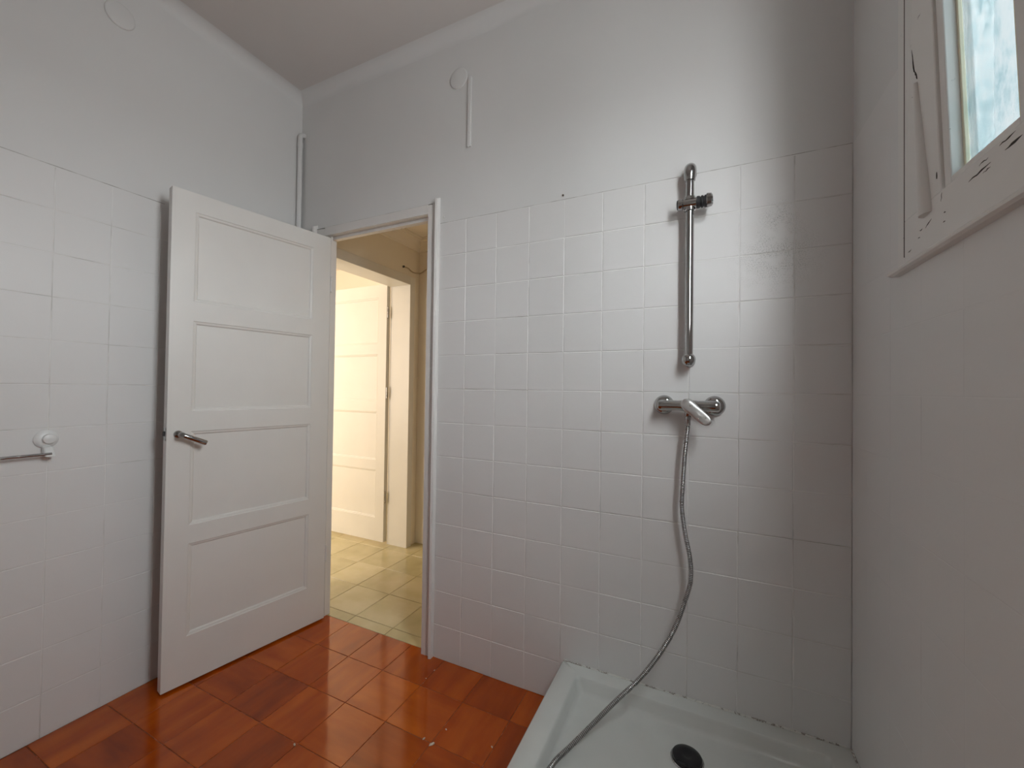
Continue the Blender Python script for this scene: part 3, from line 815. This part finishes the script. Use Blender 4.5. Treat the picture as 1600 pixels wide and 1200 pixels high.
# ------------------------------------------------------------------ covers, conduit, pipe, nails
def disc(name, loc, axis, label):
    a = Vector(axis); bm = bmesh.new()
    lathe(bm, (0,0,0), a, [(0,0), (.0455,0), (.0462,.0015), (.0450,.0045), (.041,.0062), (0,.0066)], 48)
    o = mesh(name, bm, M_plaster, smooth=True, angle=50); o.location = loc
    return tag(o, label, 'cover plate')
disc('junction_box_cover', (XL-PL, -.776, 2.612), (1,0,0), 'round white blanking plate high on the left wall')
disc('junction_box_cover', (-.053, PL, 2.589), (0,-1,0), 'round white blanking plate on the back wall above the doorway corner')
bm = bmesh.new(); box(bm, -.0085, .0085, -.010, 0, -.155, .155)
o = mesh('cable_conduit', bm, M_plaster, bevel=.003, seg=3); o.location = (.0075, PL, 2.420)
tag(o, 'short white painted conduit strip hanging below the round plate', 'conduit')
bm = bmesh.new()
Q = [(XL+.016, -.021, 1.96), (XL+.016, -.021, 2.55)]
for k in range(1, 9):
    t = PI/2*k/8; Q.append((XL+.016+.004*(k/8), -.021+.02-.02*math.cos(t), 2.565+.02*math.sin(t)))
Q.append((XL+.020, .004, 2.585))
Q = [Q[0]] + [Vector(Q[0]).lerp(Vector(Q[1]), k/12) for k in range(1, 12)] + Q[1:]
tube(bm, Q, lambda i: .0125, 20)
pp = mesh('corner_pipe', bm, M_plaster, smooth=True, angle=50)
bm = bmesh.new(); lathe(bm, (XL+.016, -.021, 2.51), (0,0,1), [(0,0), (.0135,0), (.0142,.004), (.0142,.026), (.0135,.03), (0,.03)], 20)
mesh('pipe_coupling', bm, M_plaster, pp, smooth=True)
tag(pp, 'thin white painted pipe rising in the back left corner', 'pipe')
for (x, z, r, lb) in ((.442, 1.967, .0042, 'small metal screw head in the back wall above the tiles'), (-.118, 1.976, .0030, 'tiny painted screw beside the top of the door frame')):
    bm = bmesh.new(); lathe(bm, (0,0,0), (0,-1,0), [(0,0), (r*.5,0), (r*.5,.004), (r,.0045), (r,.007), (r*.6,.009), (0,.009)], 14)
    o = mesh('screw', bm, M_nail if x > 0 else M_plaster, smooth=True); o.location = (x, PL, z); tag(o, lb, 'screw')

# crumbs of plaster caught in the floor joints
M_chip = mat('plaster_crumb', (.62, .50, .38), .9)[0]
chips = [((.124,-.372), .0075, 'largest pale plaster crumb on the terracotta floor, at a tile corner'),
         ((.086,-.364), .0042, 'oval pale crumb just left of the largest floor crumb'),
         ((.311,-.290), .0038, 'pale crumb in the joint beside the shower tray'),
         ((.133,-.299), .0032, 'orange chip crumb between two floor joints behind the largest crumb'),
         ((-.084,-.070), .0030, 'small crumb in the joint nearest the door frame'),
         ((-.086,-.125), .0028, 'small crumb farther along the joint in front of the door frame'),
         ((-.288,-.574), .0045, 'pale crumb at the front floor joint below the open door')]
for (x, y), s, lb in chips:
    rr = random.Random(int(x*1000)+7); bm = bmesh.new(); bmesh.ops.create_icosphere(bm, subdivisions=2, radius=1)
    for v in bm.verts:
        k = 1+rr.uniform(-.25, .25); v.co = Vector((v.co.x*s*k*1.3, v.co.y*s*k*.7, (v.co.z*.45*k+.40)*s*.8))
    o = mesh('plaster_crumb', bm, M_chip); o.location = (x, y, 0); o.rotation_euler[2] = rr.uniform(0, 3)
    tag(o, lb, 'crumb', 'plaster crumbs on the floor')

# ------------------------------------------------------------------ light
W = bpy.data.worlds.new('sky'); S.world = W; W.use_nodes = True; N = W.node_tree.nodes; L = W.node_tree.links
bg = N['Background']; tc = N.new('ShaderNodeTexCoord'); sp = N.new('ShaderNodeSeparateXYZ'); L.new(tc.outputs['Generated'], sp.inputs[0])
dt = N.new('ShaderNodeVectorMath'); dt.operation = 'DOT_PRODUCT'; L.new(tc.outputs['Generated'], dt.inputs[0]); dt.inputs[1].default_value = (.50, -.866, 0)
mr = N.new('ShaderNodeMapRange'); mr.interpolation_type = 'SMOOTHSTEP'; L.new(dt.outputs['Value'], mr.inputs['Value'])
mr.inputs['From Min'].default_value = .15; mr.inputs['From Max'].default_value = .95; mr.inputs['To Min'].default_value = 13.5; mr.inputs['To Max'].default_value = 48
L.new(mr.outputs['Result'], bg.inputs['Strength'])
rp = ramp(N, L, sp.outputs['Z'], [(0.0, (.42, .43, .43)), (.02, (.76, .79, .80)), (1.0, (.91, .98, 1.0))])
L.new(rp.outputs['Color'], bg.inputs['Color'])
def area(name, loc, rot, sx, sy, power, col, portal=False):
    l = bpy.data.lights.new(name, 'AREA'); l.shape = 'RECTANGLE'; l.size = sx; l.size_y = sy; l.energy = power; l.color = col
    o = bpy.data.objects.new(name, l); COL.objects.link(o); o.location = loc; o.rotation_euler = rot
    if portal: l.cycles.is_portal = True
    return o
area('sky_portal', (XR+.05, -.898, 1.956), (0, PI/2, 0), .77, .75, 1, (1,1,1), True)
# added warm area lamp, standing in for unseen light of the room across the hall
area('added_room_lamp', (-2.5, -1.18, 1.45), (PI/2, 0, 0), 1.3, 1.5, 38, (1.0, .90, .79))

# ------------------------------------------------------------------ camera
f, yaw, pitch, roll = 635.41, .4411, .0131, .0132
cam = bpy.data.cameras.new('camera'); co = bpy.data.objects.new('camera', cam); COL.objects.link(co)
cam.sensor_fit = 'HORIZONTAL'; cam.sensor_width = 36; cam.lens = f*36/1600; cam.clip_start = .01; cam.clip_end = 100
fw = Vector((-math.sin(yaw)*math.cos(pitch), math.cos(yaw)*math.cos(pitch), math.sin(pitch)))
rt = Vector((math.cos(yaw), math.sin(yaw), 0)); up = rt.cross(fw)
r2 = rt*math.cos(roll) + up*math.sin(roll); u2 = -rt*math.sin(roll) + up*math.cos(roll)
mw = Matrix((r2, u2, -fw)).transposed().to_4x4(); mw.translation = Vector((.9472, -1.5178, 1.2028)); co.matrix_world = mw
S.camera = co
S.view_settings.view_transform = 'Standard'; S.view_settings.look = 'None'; S.view_settings.gamma = 1.0
S.view_settings.use_curve_mapping = False; S.view_settings.exposure = 0.0
S.cycles.max_bounces = 14; S.cycles.diffuse_bounces = 10; S.cycles.transparent_max_bounces = 12
